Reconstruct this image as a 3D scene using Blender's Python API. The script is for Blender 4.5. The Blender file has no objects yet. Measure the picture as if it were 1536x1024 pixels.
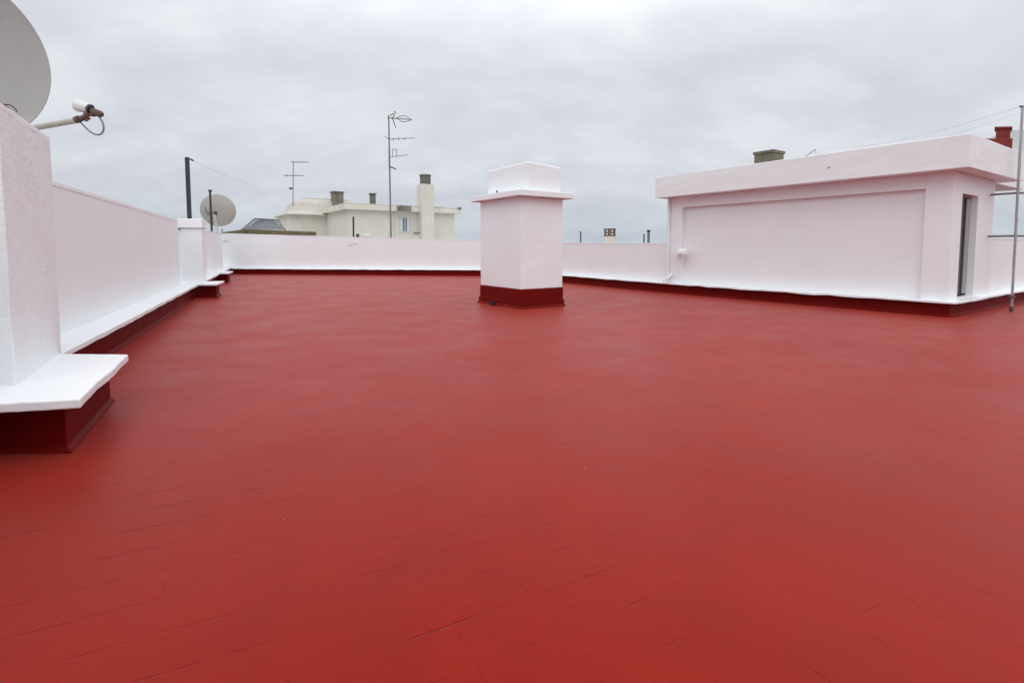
import bpy, math, random
from mathutils import Vector
random.seed(7)
S = bpy.context.scene
COL = S.collection
# ------------------------------------------------------------------ camera numbers (survey helper)
HE = 1.3; F = 780.0; PT = math.radians(3.8); CX = 768.0; CY = 372 + F*math.tan(PT)
def ray(px, py):
    x = (px-CX)/F; y = (CY-py)/F
    return Vector((x, math.cos(PT)+y*math.sin(PT), -math.sin(PT)+y*math.cos(PT)))
def P(px, py, z=0.0):            # point of the place at height z
    r = ray(px, py); t = (z-HE)/r.z
    return Vector((r.x*t, r.y*t, z))
def Q(px, py, Y):                # point of the place at distance Y
    r = ray(px, py); t = Y/r.y
    return Vector((r.x*t, Y, HE+r.z*t))
def zat(p, py):                  # height above ground point p seen at picture row py
    y = (CY-py)/F
    return HE + p[1]*(-math.sin(PT)+y*math.cos(PT))/(math.cos(PT)+y*math.sin(PT))
def xy(p): return (p[0], p[1])
def V(*a): return Vector(a)

# ------------------------------------------------------------------ node helpers
def new_mat(name):
    m = bpy.data.materials.new(name); m.use_nodes = True
    nt = m.node_tree; b = nt.nodes['Principled BSDF']
    return m, nt, b
def nd(nt, t, **kw):
    n = nt.nodes.new(t)
    for k, v in kw.items(): setattr(n, k, v)
    return n
def link(nt, a, b): nt.links.new(a, b)
def math_(nt, op, a, b=None, c=None, clamp=False):
    n = nd(nt, 'ShaderNodeMath', operation=op); n.use_clamp = clamp
    for i, v in enumerate((a, b, c)):
        if v is None: continue
        if isinstance(v, (int, float)): n.inputs[i].default_value = v
        else: link(nt, v, n.inputs[i])
    return n.outputs[0]
def noise(nt, co, scale, detail=4, rough=.55, dist=0.0):
    n = nd(nt, 'ShaderNodeTexNoise'); n.inputs['Scale'].default_value = scale
    n.inputs['Detail'].default_value = detail; n.inputs['Roughness'].default_value = rough
    n.inputs['Distortion'].default_value = dist
    if co is not None: link(nt, co, n.inputs['Vector'])
    return n.outputs['Fac']
def mapping(nt, co, scale=(1,1,1), rot=(0,0,0), loc=(0,0,0)):
    n = nd(nt, 'ShaderNodeMapping'); n.inputs['Scale'].default_value = scale
    n.inputs['Rotation'].default_value = rot; n.inputs['Location'].default_value = loc
    link(nt, co, n.inputs['Vector']); return n.outputs[0]
def ramp(nt, fac, stops):
    n = nd(nt, 'ShaderNodeValToRGB'); e = n.color_ramp.elements
    e[0].position = stops[0][0]; e[0].color = (*stops[0][1], 1) if len(stops[0][1]) == 3 else stops[0][1]
    e[1].position = stops[-1][0]; e[1].color = (*stops[-1][1], 1)
    for p, c in stops[1:-1]:
        k = e.new(p); k.color = (*c, 1)
    link(nt, fac, n.inputs[0]); return n.outputs[0]
def mix(nt, fac, a, b, blend='MIX'):
    n = nd(nt, 'ShaderNodeMix', data_type='RGBA', blend_type=blend)
    if isinstance(fac, (int, float)): n.inputs[0].default_value = fac
    else: link(nt, fac, n.inputs[0])
    for i, v in ((6, a), (7, b)):
        if isinstance(v, tuple): n.inputs[i].default_value = (*v, 1)
        else: link(nt, v, n.inputs[i])
    return n.outputs[2]
def bump(nt, b, h, strength, dist, prev=None):
    n = nd(nt, 'ShaderNodeBump'); n.inputs['Strength'].default_value = strength
    n.inputs['Distance'].default_value = dist; link(nt, h, n.inputs['Height'])
    if prev is not None: link(nt, prev, n.inputs['Normal'])
    link(nt, n.outputs[0], b.inputs['Normal']); return n.outputs[0]
def wpos(nt): return nd(nt, 'ShaderNodeNewGeometry').outputs['Position']

def paint_mat(name, col, col2, rough, fine, fine_str, big_str, dirt=None, spec=.5, fd=.01):
    m, nt, b = new_mat(name); co = wpos(nt)
    n1 = noise(nt, co, 1.3, 5, .6); c = ramp(nt, n1, [(.3, col), (.7, col2)])
    if dirt:
        d = noise(nt, mapping(nt, co, (1.5, 1.5, .35)), 2.2, 7, .65)
        dm = ramp(nt, d, [(dirt[1], (0,0,0)), (dirt[1]+.18, (1,1,1))])
        c = mix(nt, math_(nt, 'MULTIPLY', dm, dirt[2]), c, dirt[0])
    link(nt, c, b.inputs['Base Color']); b.inputs['Roughness'].default_value = rough
    b.inputs['Specular IOR Level'].default_value = spec
    pr = bump(nt, b, noise(nt, co, 2.2, 3), big_str, .05)
    bump(nt, b, noise(nt, co, fine, 6, .6), fine_str, fd, pr)
    return m
M = {}
M['white'] = paint_mat('white_masonry_paint', (.795,.830,.845), (.825,.86,.875), .55, 60, .18, .12, dirt=((.70,.69,.68), .60, .35))
M['stucco'] = paint_mat('rough_white_stucco', (.775,.81,.825), (.82,.855,.87), .6, 30, .55, .3, dirt=((.68,.67,.66), .62, .35), fd=.016)
M['ledge'] = paint_mat('thick_white_coating', (.82,.85,.865), (.85,.875,.89), .42, 40, .12, .22, dirt=((.72,.71,.70), .64, .3))
M['cream'] = paint_mat('weathered_cream_render', (.60,.58,.52), (.65,.63,.57), .8, 20, .2, .1, dirt=((.44,.41,.33), .54, .22))
M['creamroof'] = paint_mat('weathered_beige_roofing', (.48,.455,.395), (.55,.525,.46), .8, 12, .3, .2, dirt=((.33,.28,.21), .52, .4))
M['eave'] = paint_mat('cream_eave_band', (.62,.60,.53), (.69,.67,.60), .75, 20, .2, .1, dirt=((.42,.40,.30), .52, .5))
M['concrete'] = paint_mat('mossy_concrete', (.16,.155,.125), (.27,.26,.22), .9, 30, .5, .3, dirt=((.08,.085,.05), .45, .7))
M['darkcon'] = paint_mat('dark_mossy_concrete', (.10,.085,.055), (.20,.175,.125), .9, 14, .5, .3, dirt=((.045,.045,.028), .46, .8))
M['potdark'] = paint_mat('sooty_grey_pot', (.10,.10,.09), (.17,.165,.145), .85, 30, .4, .2, dirt=((.05,.05,.04), .5, .6))
M['redbrick'] = paint_mat('dull_red_painted_masonry', (.17,.014,.010), (.21,.020,.014), .8, 24, .4, .3, dirt=((.06,.02,.014), .52, .6))
M['brick'] = paint_mat('old_brick', (.17,.10,.07), (.26,.19,.13), .9, 30, .5, .3, dirt=((.06,.06,.045), .45, .7))
M['moss'] = paint_mat('mossy_brown_coping', (.10,.08,.05), (.17,.13,.085), .9, 10, .5, .3, dirt=((.11,.12,.035), .45, .8))
M['dish'] = paint_mat('grey_dish_enamel', (.29,.287,.272), (.33,.325,.31), .5, 8, .05, .03, dirt=((.27,.24,.21), .52, .45))
M['dishback'] = paint_mat('pale_dish_enamel', (.44,.45,.40), (.50,.505,.45), .5, 8, .05, .03, dirt=((.38,.37,.32), .58, .4))
M['paledish'] = paint_mat('pale_grey_dish_enamel', (.52,.55,.56), (.58,.61,.62), .5, 8, .05, .03)
M['iron'] = paint_mat('dark_iron', (.025,.028,.033), (.04,.043,.05), .5, 30, .2, .05)
M['rust'] = paint_mat('rusty_steel', (.09,.055,.04), (.16,.10,.07), .8, 60, .5, .1)
M['lnb'] = paint_mat('weathered_lnb_plastic', (.62,.62,.60), (.70,.70,.68), .45, 30, .05, .03, dirt=((.4,.39,.36), .55, .5))
M['armpaint'] = paint_mat('faded_arm_enamel', (.40,.385,.33), (.48,.465,.40), .5, 20, .1, .05, dirt=((.28,.22,.14), .55, .6))
M['cable'] = paint_mat('grey_cable', (.16,.16,.165), (.20,.20,.21), .55, 30, .1, .05)
M['distant'] = paint_mat('distant_roof', (.20,.21,.21), (.28,.28,.27), .9, 5, .1, .1)
M['groundm'] = paint_mat('distant_town_ground', (.14,.145,.13), (.24,.23,.21), .95, .2, .1, .1)
M['curtain'] = paint_mat('white_net_curtain', (.50,.54,.58), (.62,.66,.70), .9, 20, .1, .1)
def metal(name, col, rough):
    m, nt, b = new_mat(name); co = wpos(nt)
    n1 = noise(nt, co, 14, 6, .6)
    link(nt, ramp(nt, n1, [(.3, tuple(k*.7 for k in col)), (.7, col)]), b.inputs['Base Color'])
    b.inputs['Metallic'].default_value = .35; b.inputs['Roughness'].default_value = rough
    return m
M['galv'] = metal('galvanised_steel', (.42,.43,.44), .5)
M['alu'] = metal('grey_aluminium', (.42,.42,.41), .5)
M['greymetal'] = metal('dull_grey_steel', (.22,.225,.23), .55)
def glass(name, col, rough):
    m, nt, b = new_mat(name)
    b.inputs['Base Color'].default_value = (*col, 1); b.inputs['Roughness'].default_value = rough
    b.inputs['IOR'].default_value = 1.5
    co = wpos(nt); bump(nt, b, noise(nt, co, 3, 2), .05, .02); return m
M['darkglass'] = glass('dark_door_glass', (.012,.012,.014), .12)
M['winglass'] = glass('window_glass', (.16,.20,.24), .1)

def red_mat(name, floor):
    m, nt, b = new_mat(name); co = wpos(nt)
    n1 = noise(nt, co, .55, 4, .6); n2 = noise(nt, co, 5.0, 6, .65)
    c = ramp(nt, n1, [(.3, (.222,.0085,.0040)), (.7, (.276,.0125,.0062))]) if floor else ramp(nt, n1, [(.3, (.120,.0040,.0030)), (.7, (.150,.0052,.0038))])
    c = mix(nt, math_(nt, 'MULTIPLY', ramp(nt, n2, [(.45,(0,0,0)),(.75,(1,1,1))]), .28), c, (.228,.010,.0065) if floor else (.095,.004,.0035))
    pr = bump(nt, b, noise(nt, co, 3.0, 3), .25 if floor else .3, .012)
    rr = ramp(nt, noise(nt, co, 1.1, 5, .65), [(.3, (.32,)*3), (.7, (.48,)*3)] if floor else [(.3, (.55,)*3), (.7, (.7,)*3)])
    if floor:
        ang = math.radians(27)
        rc = mapping(nt, co, (1,1,1), (0,0,-ang))
        wob = noise(nt, co, 1.6, 3); 
        sp = nd(nt, 'ShaderNodeSeparateXYZ'); link(nt, rc, sp.inputs[0])
        gx = math_(nt, 'ADD', sp.outputs[0], math_(nt, 'MULTIPLY', wob, .03))
        gy = math_(nt, 'ADD', sp.outputs[1], math_(nt, 'MULTIPLY', wob, .03))
        tot = None
        wp = nd(nt, 'ShaderNodeSeparateXYZ'); link(nt, co, wp.inputs[0])
        zone = math_(nt, 'MULTIPLY', math_(nt, 'SUBTRACT', wp.outputs[0], .2), .035)      # joints of one run show more on each side of the roof
        zone = math_(nt, 'MINIMUM', math_(nt, 'MAXIMUM', zone, -.06), .06)
        for (a, other, step, thr, off, w, sgn) in ((gy, gx, .205, .515, 3.3, .0068, -1.0), (gx, gy, .307, .565, 9.1, .0055, 1.0)):
            q = math_(nt, 'DIVIDE', a, step)
            row = math_(nt, 'FLOOR', math_(nt, 'ADD', q, .5))
            d = math_(nt, 'MULTIPLY', math_(nt, 'ABSOLUTE', math_(nt, 'SUBTRACT', q, row)), step)   # metres to the joint
            cb = nd(nt, 'ShaderNodeCombineXYZ')
            link(nt, math_(nt, 'MULTIPLY', other, 3.6), cb.inputs[0]); link(nt, math_(nt, 'MULTIPLY', row, off), cb.inputs[1])
            nz = math_(nt, 'ADD', noise(nt, cb.outputs[0], 1.0, 3, .6), math_(nt, 'MULTIPLY', zone, sgn))
            sg = ramp(nt, nz, [(thr-.02, (0,0,0)), (thr+.13, (1,1,1))])
            ln = math_(nt, 'SUBTRACT', 1.0, math_(nt, 'DIVIDE', d, w), clamp=True)
            k = math_(nt, 'MULTIPLY', ln, sg)
            tot = k if tot is None else math_(nt, 'MAXIMUM', tot, k)
        n4 = noise(nt, co, 1.9, 5, .6, .6)
        c = mix(nt, ramp(nt, n4, [(.40, (0,0,0)), (.66, (.45,.45,.45))]), c, (.20,.008,.004))
        c = mix(nt, math_(nt, 'MULTIPLY', tot, .50), c, (.10,.004,.003))
        h = math_(nt, 'MULTIPLY', tot, -1.0)
        pr = bump(nt, b, h, .6, .003, pr)
        # roller strokes and drips left in the coating
        st = noise(nt, mapping(nt, co, (2.2,8,1), (0,0,.05)), 3.0, 5, .6)
        pr = bump(nt, b, st, .25, .006, pr)
        sk = noise(nt, mapping(nt, co, (7,34,1), (0,0,.03), (4,2,0)), 1.0, 4, .6)
        skm = ramp(nt, sk, [(.61, (0,0,0)), (.70, (1,1,1))])
        c = mix(nt, math_(nt, 'MULTIPLY', math_(nt, 'MULTIPLY', skm, ramp(nt, noise(nt, co, .8, 2), [(.42, (0,0,0)), (.62, (1,1,1))])), .22), c, (.16,.006,.004))
        # a few pale specks of dried paint
        vr = nd(nt, 'ShaderNodeTexVoronoi'); vr.inputs['Scale'].default_value = 3.1; link(nt, co, vr.inputs['Vector'])
        sp2 = math_(nt, 'LESS_THAN', vr.outputs['Distance'], .017)
        c = mix(nt, math_(nt, 'MULTIPLY', sp2, .6), c, (.45,.28,.25))
    link(nt, c, b.inputs['Base Color'])
    bump(nt, b, noise(nt, co, 70, 5, .65), .16, .004, pr)
    link(nt, rr, b.inputs['Roughness']); b.inputs['Specular IOR Level'].default_value = .09 if floor else .08
    if floor:
        b.inputs['Specular Tint'].default_value = (1,.5,.42,1)
        b.inputs['Sheen Weight'].default_value = .22; b.inputs['Sheen Roughness'].default_value = .45; b.inputs['Sheen Tint'].default_value = (1,.38,.30,1)
    return m
M['floor'] = red_mat('red_roof_coating', True)
M['red'] = red_mat('red_upstand_coating', False)  # red darkened further, putting the shadow under the ledges into the colour

# ------------------------------------------------------------------ mesh helpers
class MB:
    def __init__(s): s.v = []; s.f = []; s.sm = []
    def add(s, vs, fs, smooth=False):
        o = len(s.v); s.v += [tuple(v) for v in vs]; s.f += [tuple(i+o for i in f) for f in fs]; s.sm += [smooth]*len(fs)
    def prism(s, poly, z0, z1):          # poly: counter-clockwise xy; z0/z1 number or list
        n = len(poly); a = z0 if isinstance(z0, (list, tuple)) else [z0]*n; b = z1 if isinstance(z1, (list, tuple)) else [z1]*n
        ar = sum(poly[i][0]*poly[(i+1)%n][1]-poly[(i+1)%n][0]*poly[i][1] for i in range(n))
        if ar < 0: poly = list(poly)[::-1]; a = a[::-1]; b = b[::-1]
        vs = [(p[0],p[1],a[i]) for i, p in enumerate(poly)]+[(p[0],p[1],b[i]) for i, p in enumerate(poly)]
        fs = [tuple(range(n))[::-1], tuple(range(n, 2*n))]+[(i,(i+1)%n,n+(i+1)%n,n+i) for i in range(n)]
        s.add(vs, fs); return s
    def box(s, o, du, dv, z0, z1):       # o corner, du/dv 2-D edge vectors
        o = Vector(xy(o)); du = Vector(xy(du)); dv = Vector(xy(dv))
        return s.prism([o, o+du, o+du+dv, o+dv], z0, z1)
    def tube(s, pts, r, n=10, cap=True):
        pts = [Vector(p) for p in pts]; rr = r if isinstance(r, (list, tuple)) else [r]*len(pts)
        vs = []; ref = None
        for i, p in enumerate(pts):
            t = (pts[min(i+1, len(pts)-1)]-pts[max(i-1, 0)]).normalized()
            if ref is None: ref = Vector((0,0,1)) if abs(t.z) < .9 else Vector((1,0,0))
            a = t.cross(ref).normalized(); b = a.cross(t).normalized(); ref = b
            for k in range(n):
                w = 2*math.pi*k/n; vs.append(p+(a*math.cos(w)+b*math.sin(w))*rr[i])
        fs = [(i*n+k, i*n+(k+1)%n, (i+1)*n+(k+1)%n, (i+1)*n+k) for i in range(len(pts)-1) for k in range(n)]
        s.add(vs, fs, True)
        if cap: s.add(vs[:n], [tuple(range(n))[::-1]]); s.add(vs[-n:], [tuple(range(n))])
        return s
    def lathe(s, prof, o, ax, n=40, ref=None, sx=1.0):     # prof: (radius, along axis)
        ax = Vector(ax).normalized(); r0 = Vector(ref or ((0,0,1) if abs(ax.z) < .9 else (1,0,0)))
        a = ax.cross(r0).normalized(); b = a.cross(ax).normalized(); vs = []
        for (r, h) in prof:
            for k in range(n):
                w = 2*math.pi*k/n; vs.append(Vector(o)+ax*h+(a*math.cos(w)*sx+b*math.sin(w))*r)
        fs = [(i*n+k, i*n+(k+1)%n, (i+1)*n+(k+1)%n, (i+1)*n+k) for i in range(len(prof)-1) for k in range(n)]
        s.add(vs, fs, True); return s
    def build(s, name, mat, parent=None, bevel=0.0, seg=2):
        me = bpy.data.meshes.new(name)
        off = Vector(parent_world(parent)) if parent else Vector((0,0,0))
        me.from_pydata([tuple(Vector(v)-off) for v in s.v], [], s.f); me.update()
        for p, q in zip(me.polygons, s.sm): p.use_smooth = q
        o = bpy.data.objects.new(name, me); COL.objects.link(o); me.materials.append(mat)
        if parent: o.parent = parent
        if bevel:
            b = o.modifiers.new('bevel', 'BEVEL'); b.width = bevel; b.segments = seg; b.limit_method = 'ANGLE'; b.angle_limit = math.radians(40)
        return o
TEX = bpy.data.textures.new('plaster_waves', 'CLOUDS'); TEX.noise_scale = .55; TEX.noise_depth = 2
TEX2 = bpy.data.textures.new('plaster_dents', 'CLOUDS'); TEX2.noise_scale = .12; TEX2.noise_depth = 1
def wob(o, st=.016, lv=4, st2=.005):
    m = o.modifiers.new('cuts', 'SUBSURF'); m.subdivision_type = 'SIMPLE'; m.levels = m.render_levels = lv
    for t_, k in ((TEX, st), (TEX2, st2)):
        d = o.modifiers.new('uneven', 'DISPLACE'); d.texture = t_; d.texture_coords = 'GLOBAL'; d.strength = k; d.mid_level = .5
    return o
def parent_world(p):
    v = Vector((0,0,0))
    while p: v += p.location; p = p.parent
    return v
def tag(o, label, cat, group=None, kind=None):
    if label: o['label'] = label
    if cat: o['category'] = cat
    if group: o['group'] = group
    if kind: o['kind'] = kind
    return o
def thing(name, label, cat, loc, group=None):
    o = bpy.data.objects.new(name, None); o.empty_display_size = .2; COL.objects.link(o); o.location = loc
    return tag(o, label, cat, group)
def jag_ledge(mb, line, inward, ztop, th, over, seed, jit=.007, step=.22):
    """thick hand-laid coating slab along the ground line, reaching `over` outward and back to `inward`"""
    rnd = random.Random(seed); pts = []
    for i in range(len(line)-1):
        a, b = Vector(xy(line[i])), Vector(xy(line[i+1])); n = max(1, int((b-a).length/step))
        pts += [(a.lerp(b, k/n)) for k in range(n)]
    pts.append(Vector(xy(line[-1])))
    N = len(pts); out = []; inn = []
    for i, p in enumerate(pts):
        t1 = (pts[i]-pts[max(i-1,0)]); t2 = (pts[min(i+1,N-1)]-pts[i])
        if t1.length < 1e-6: t1 = t2
        if t2.length < 1e-6: t2 = t1
        n1 = Vector((t1.y,-t1.x)).normalized(); n2 = Vector((t2.y,-t2.x)).normalized()
        m = (n1+n2).normalized(); m = m/max(.4, m.dot(n1))
        out.append(p+m*(over+rnd.uniform(-jit,jit))); inn.append(p-m*inward)
    vs = []; 
    for i in range(N):
        dz = rnd.uniform(-jit,jit)*.5
        vs += [(*inn[i], ztop+.004), (*out[i], ztop-.006+dz), (*out[i], ztop-th+dz+rnd.uniform(-jit,jit)*.5), (*inn[i], ztop-th)]
    fs = []
    for i in range(N-1):
        a, b = i*4, i*4+4
        for k in range(4): fs.append((a+k, b+k, b+(k+1)%4, a+(k+1)%4))
    fs += [(3,2,1,0), ((N-1)*4, (N-1)*4+1, (N-1)*4+2, (N-1)*4+3)]
    # orient outward
    mb.add(vs, [f[::-1] for f in fs]); return mb
def cant(mb, line, h=.05, w=.05):
    """sloping fillet of coating where an upstand meets the floor"""
    pts = [Vector(xy(p)) for p in line]; N = len(pts); out = []
    for i, p in enumerate(pts):
        t1 = (pts[i]-pts[max(i-1,0)]); t2 = (pts[min(i+1,N-1)]-pts[i])
        if t1.length < 1e-6: t1 = t2
        if t2.length < 1e-6: t2 = t1
        n1 = Vector((t1.y,-t1.x)).normalized(); n2 = Vector((t2.y,-t2.x)).normalized()
        m = (n1+n2).normalized(); out.append(p+m/max(.4, m.dot(n1))*w)
    for i in range(N-1):
        mb.add([(*pts[i], h), (*pts[i+1], h), (*out[i+1], .012), (*out[i], .012), (*out[i+1], .001), (*out[i], .001)],
               [(0,3,2,1), (3,5,4,2)])
    return mb

U = Vector((-.567,.824)).normalized(); W = Vector((.824,.567)).normalized()   # the two building directions
U3 = Vector((U.x,U.y,0)); W3 = Vector((W.x,W.y,0))

# ================================================================== SETTING
B0 = Vector(xy(P(1424,476)))                   # near corner of the stair house (red base)
C0 = Vector(xy(P(745,414)))                    # far corner of the roof, behind the shaft
KL = Vector((-.467,1)).normalized()            # left parapet direction
KN = Vector((KL.y,-KL.x))                      # its normal, into the roof
LB = Vector(xy(P(167.5,529.8)))                # a point of its red base line
def Lb(Y): return LB+KL*((Y-LB.y)/KL.y)
fl = Vector(xy(P(340,410.6)))                  # far left corner
FLc = Lb(25.6)
ub = B0+U*6.55
floor = MB()
outl = [Lb(-5)-KN*.55, (24,-5), B0+W*17.0, B0+W*17+U*.5, B0+W*2.9+U*.5, B0+W*2.9+U*7.2, ub+U*.9+W*.6, C0+V(.35,.6), FLc+V(-.7,.5)]
floor.prism([Vector(xy(p)) for p in outl], -18.0, 0.0)
tag(floor.build('floor', M['floor']), 'red waterproof coating over the flat roof, faint tile joints showing', None, kind='structure')
g = MB(); g.add([(-3000,-3000,-18.05),(3000,-3000,-18.05),(3000,3000,-18.05),(-3000,3000,-18.05)], [(0,1,2,3)])
tag(g.build('ground', M['groundm']), 'town ground far below the roof', None, kind='structure')

# ================================================================== LEFT PARAPET
ZL = .38
Lf0 = Vector(xy(P(94,500,ZL)))
inset = (LB-Lf0).dot(KN)                        # wall face stands this far behind the red base
def Lf(Y): p = Lb(Y)-KN*inset; return p
def wallrun(name, label, Y0, Y1, z0, z1, seed):
    t = thing(name, label, 'parapet wall', (*Lb((Y0+Y1)/2), 0))
    a, b = Lf(Y0), Lf(Y1); th = -KN*.22
    MB().prism([a, b, b+th, a+th], 0, [z0, z1, z1, z0]).build('wall', M['white'], t, .012)
    m = MB(); c = KN*.007; n = 14; rnd = random.Random(seed)
    jag = [rnd.uniform(-.004,.004) for _ in range(n+1)]
    for i in range(n):
        p0, p1 = a.lerp(b, i/n), a.lerp(b, (i+1)/n); q0 = z0+(z1-z0)*i/n-.02; q1 = z0+(z1-z0)*(i+1)/n-.02
        vs = [(*(p0+c), q0+.002), (*(p1+c), q1+.002), (*(p1+th-c), q1+.002), (*(p0+th-c), q0+.002),
              (*(p0+c), q0+.045+jag[i]), (*(p1+c), q1+.045+jag[i+1]), (*(p1+th-c), q1+.045+jag[i+1]), (*(p0+th-c), q0+.045+jag[i])]
        m.add(vs, [(0,1,5,4), (4,5,6,7), (6,2,3,7), (1,0,3,2)])
    m.build('coping', M['ledge'], t)
    return t
ZW = zat(Lf(5.33), 268)
YP2 = 13.2
t = wallrun('parapet_wall', 'tall white parapet wall running away along the left side of the roof', -4.8, YP2, ZW, ZW-.02, 3)
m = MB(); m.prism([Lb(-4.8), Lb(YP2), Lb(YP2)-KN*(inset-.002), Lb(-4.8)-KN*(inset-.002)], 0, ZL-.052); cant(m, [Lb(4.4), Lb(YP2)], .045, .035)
m.build('upstand', M['red'], t)
m = MB(); jag_ledge(m, [Lb(YP2), Lb(-4.8)][::-1], inset-.003, ZL, .052, .13, 5); m.build('ledge', M['ledge'], t)
# pier beside the camera
Aq = Vector(xy(P(101,677))); Bq = Vector(xy(P(166,602)))
pn = thing('wall_pier', 'tall rough stucco pier at the left edge with a broad white ledge round its foot', 'wall pier', (*Aq, 0), 'piers of the left parapet')
d1 = (Bq-Aq); left = Vector((-1.0,-.02))
foot = [Aq, Bq, Lb(Bq.y-.2)-KN*.02+V(-.3,0), Aq+left*1.6]
mm = MB().prism([Vector(xy(p)) for p in foot], 0, ZL-.062); cant(mm, [Aq+left*1.6, Aq, Bq], .035, .03)
mm.build('plinth', M['red'], pn, .006)
F1 = Vector(xy(P(121,599,ZL))); F2 = Vector(xy(P(192.5,532,ZL))); F0 = Vector(xy(P(0,606,ZL)))
F3 = Vector(xy(P(100,531,ZL)))
m = MB(); poly = [F0+(F0-F1)*3.5, F0, F0.lerp(F1,.5)+V(0,-.006), F1, F1.lerp(F2,.3)+V(-.012,0), F1.lerp(F2,.6)+V(.006,0), F2, F3, F3+V(-1.0,.1), F0+(F0-F1)*3.5+V(-.3,1)]
m.prism(poly, ZL-.057, ZL+.006); wob(m.build('ledge', M['ledge'], pn, .012, 3))
S1 = Vector(xy(P(24,579,ZL))); S2 = Vector(xy(P(93,529,ZL)))
ZP = zat(S2, 209)
ps = [S1, S2, S2-KN*.9, S1+V(-1.1,-.03)]
wob(MB().prism(ps, ZL-.02, ZP).build('shaft', M['stucco'], pn, .02, 3))
cc = sum(ps, Vector((0,0)))/4
MB().prism([cc+(p-cc)*1.003 for p in ps], ZP-.025, ZP+.018).build('coping', M['ledge'], pn, .006)
# second pier
R2 = Vector(xy(P(325,447)))
p2 = thing('wall_pier', 'short square capped pier halfway down the left parapet, black post rising behind it', 'wall pier', (*R2, 0), 'piers of the left parapet')
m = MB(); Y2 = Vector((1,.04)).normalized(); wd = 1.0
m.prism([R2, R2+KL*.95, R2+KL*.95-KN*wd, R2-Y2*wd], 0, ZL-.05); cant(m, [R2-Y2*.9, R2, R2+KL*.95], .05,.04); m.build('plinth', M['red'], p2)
m = MB(); m.prism([R2+V(.10,-.16), R2+KL*1.05+KN*.12, R2+KL*1.05-KN*wd, R2-Y2*(wd-.1)+V(0,-.16)], ZL-.048, ZL+.005); m.build('ledge', M['ledge'], p2, .01)
sR = Vector(xy(P(306,425,ZL))); sL = Vector(xy(Q(273.5,400,sR.y-.05)))
zc0 = zat(sR, 342)
m = MB(); m.prism([sR, sR+KL*.6, sL+KL*.6-V(.1,0), sL], ZL-.02, zc0); wob(m.build('shaft', M['white'], p2, .012))
m = MB(); c = V(.04,-.05); zc1 = zat(sR, 328.5)
m.prism([sR+c, sR+KL*.66+V(.05,0), sL+KL*.66-V(.15,0), sL+V(-.05,-.05)], zc0+.001, zc1); wob(m.build('cap', M['ledge'], p2, .012))
hk = Vector(xy(Q(266,345,sL.y-.05))); zk_ = zat(hk,345)
MB().tube([(*hk, zk_), (hk.x+.04,hk.y-.05,zk_-.005), (hk.x+.10,hk.y-.05,zk_+.035)], .012, 6).build('hook', M['iron'], p2)
# lower run beyond the second pier
t = wallrun('parapet_wall', 'low stretch of white parapet between the capped pier and the far corner', YP2+.62, 25.5, zat(Lf(15), 346.5), zat(Lf(25), 349), 8)
m = MB(); m.prism([Lb(YP2+.5), Lb(25.4), Lb(25.4)-KN*(inset-.002), Lb(YP2+.5)-KN*(inset-.002)], 0, ZL-.082)
R3 = Vector(xy(P(342,424))); m.prism([R3, R3+KL*1.2, R3+KL*1.2-KN*.8, R3-V(.9,0)], 0, ZL-.051); m.build('upstand', M['red'], t)
m = MB(); jag_ledge(m, [Lb(YP2+.9), Lb(25.3)], inset-.003, ZL-.03, .05, .10, 9)
m.prism([R3+V(.12,-.15), R3+KL*1.3+V(.12,0), R3+KL*1.3-V(1.0,0), R3-V(1.0,.15)], ZL-.05, ZL+.002); m.build('ledge', M['ledge'], t)

# ================================================================== FAR PARAPET
ZF = .30
def parapet(name, label, base, ztops, back, seed, over=.10, mat='white', n=20, cor=.0):
    """base: ground line (roof side on its right hand when walking it)"""
    a, b = base; d = (b-a).normalized(); nn = Vector((d.y,-d.x))
    t = thing(name, label, 'parapet wall', (*((a+b)/2), 0))
    w0, w1 = a-nn*back, b-nn*back; th = -nn*.22
    MB().prism([w0, w1, w1+th, w0+th], 0, [ztops[0], ztops[1], ztops[1], ztops[0]]).build('wall', M[mat], t, .01)
    rnd = random.Random(seed); m = MB(); jg = [rnd.uniform(-.008,.008) for _ in range(n+1)]
    for i in range(n):
        p0, p1 = w0.lerp(w1, i/n)+nn*.008, w0.lerp(w1, (i+1)/n)+nn*.008; k = -nn*.27
        q0 = ztops[0]+(ztops[1]-ztops[0])*i/n-.02; q1 = ztops[0]+(ztops[1]-ztops[0])*(i+1)/n-.02
        m.add([(*p0,q0), (*p1,q1), (*(p1+k),q1), (*(p0+k),q0), (*p0,q0+.035+jg[i]), (*p1,q1+.035+jg[i+1]), (*(p1+k),q1+.035+jg[i+1]), (*(p0+k),q0+.035+jg[i])],
              [(0,1,5,4), (4,5,6,7), (6,2,3,7), (1,0,3,2)])
    m.build('coping', M['ledge'], t)
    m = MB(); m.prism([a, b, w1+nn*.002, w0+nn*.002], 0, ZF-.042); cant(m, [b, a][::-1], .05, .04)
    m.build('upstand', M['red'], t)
    m = MB(); jag_ledge(m, [a, b], back-.003, ZF, .038, over, seed+1, .012, .35); m.build('ledge', M['ledge'], t)
    return t
fa = Vector(xy(P(338,411))); 
fdir = (C0-fa).normalized(); ft = parapet('parapet_wall', 'long low white parapet across the far end, cream house showing above it', (fa-fdir*.9, C0), (zat(fa,349.5), zat(C0,361.8)), .12, 11)
# patched bulge of the ledge
pb = Vector(xy(P(549,412)))
m = MB(); m.prism([pb+V(-.75,-.10), pb+V(0,-.17), pb+V(.75,-.10), pb+V(.7,.1), pb+V(-.7,.1)], ZF-.055, ZF+.004); m.build('ledge_patch', M['ledge'], ft)
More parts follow.
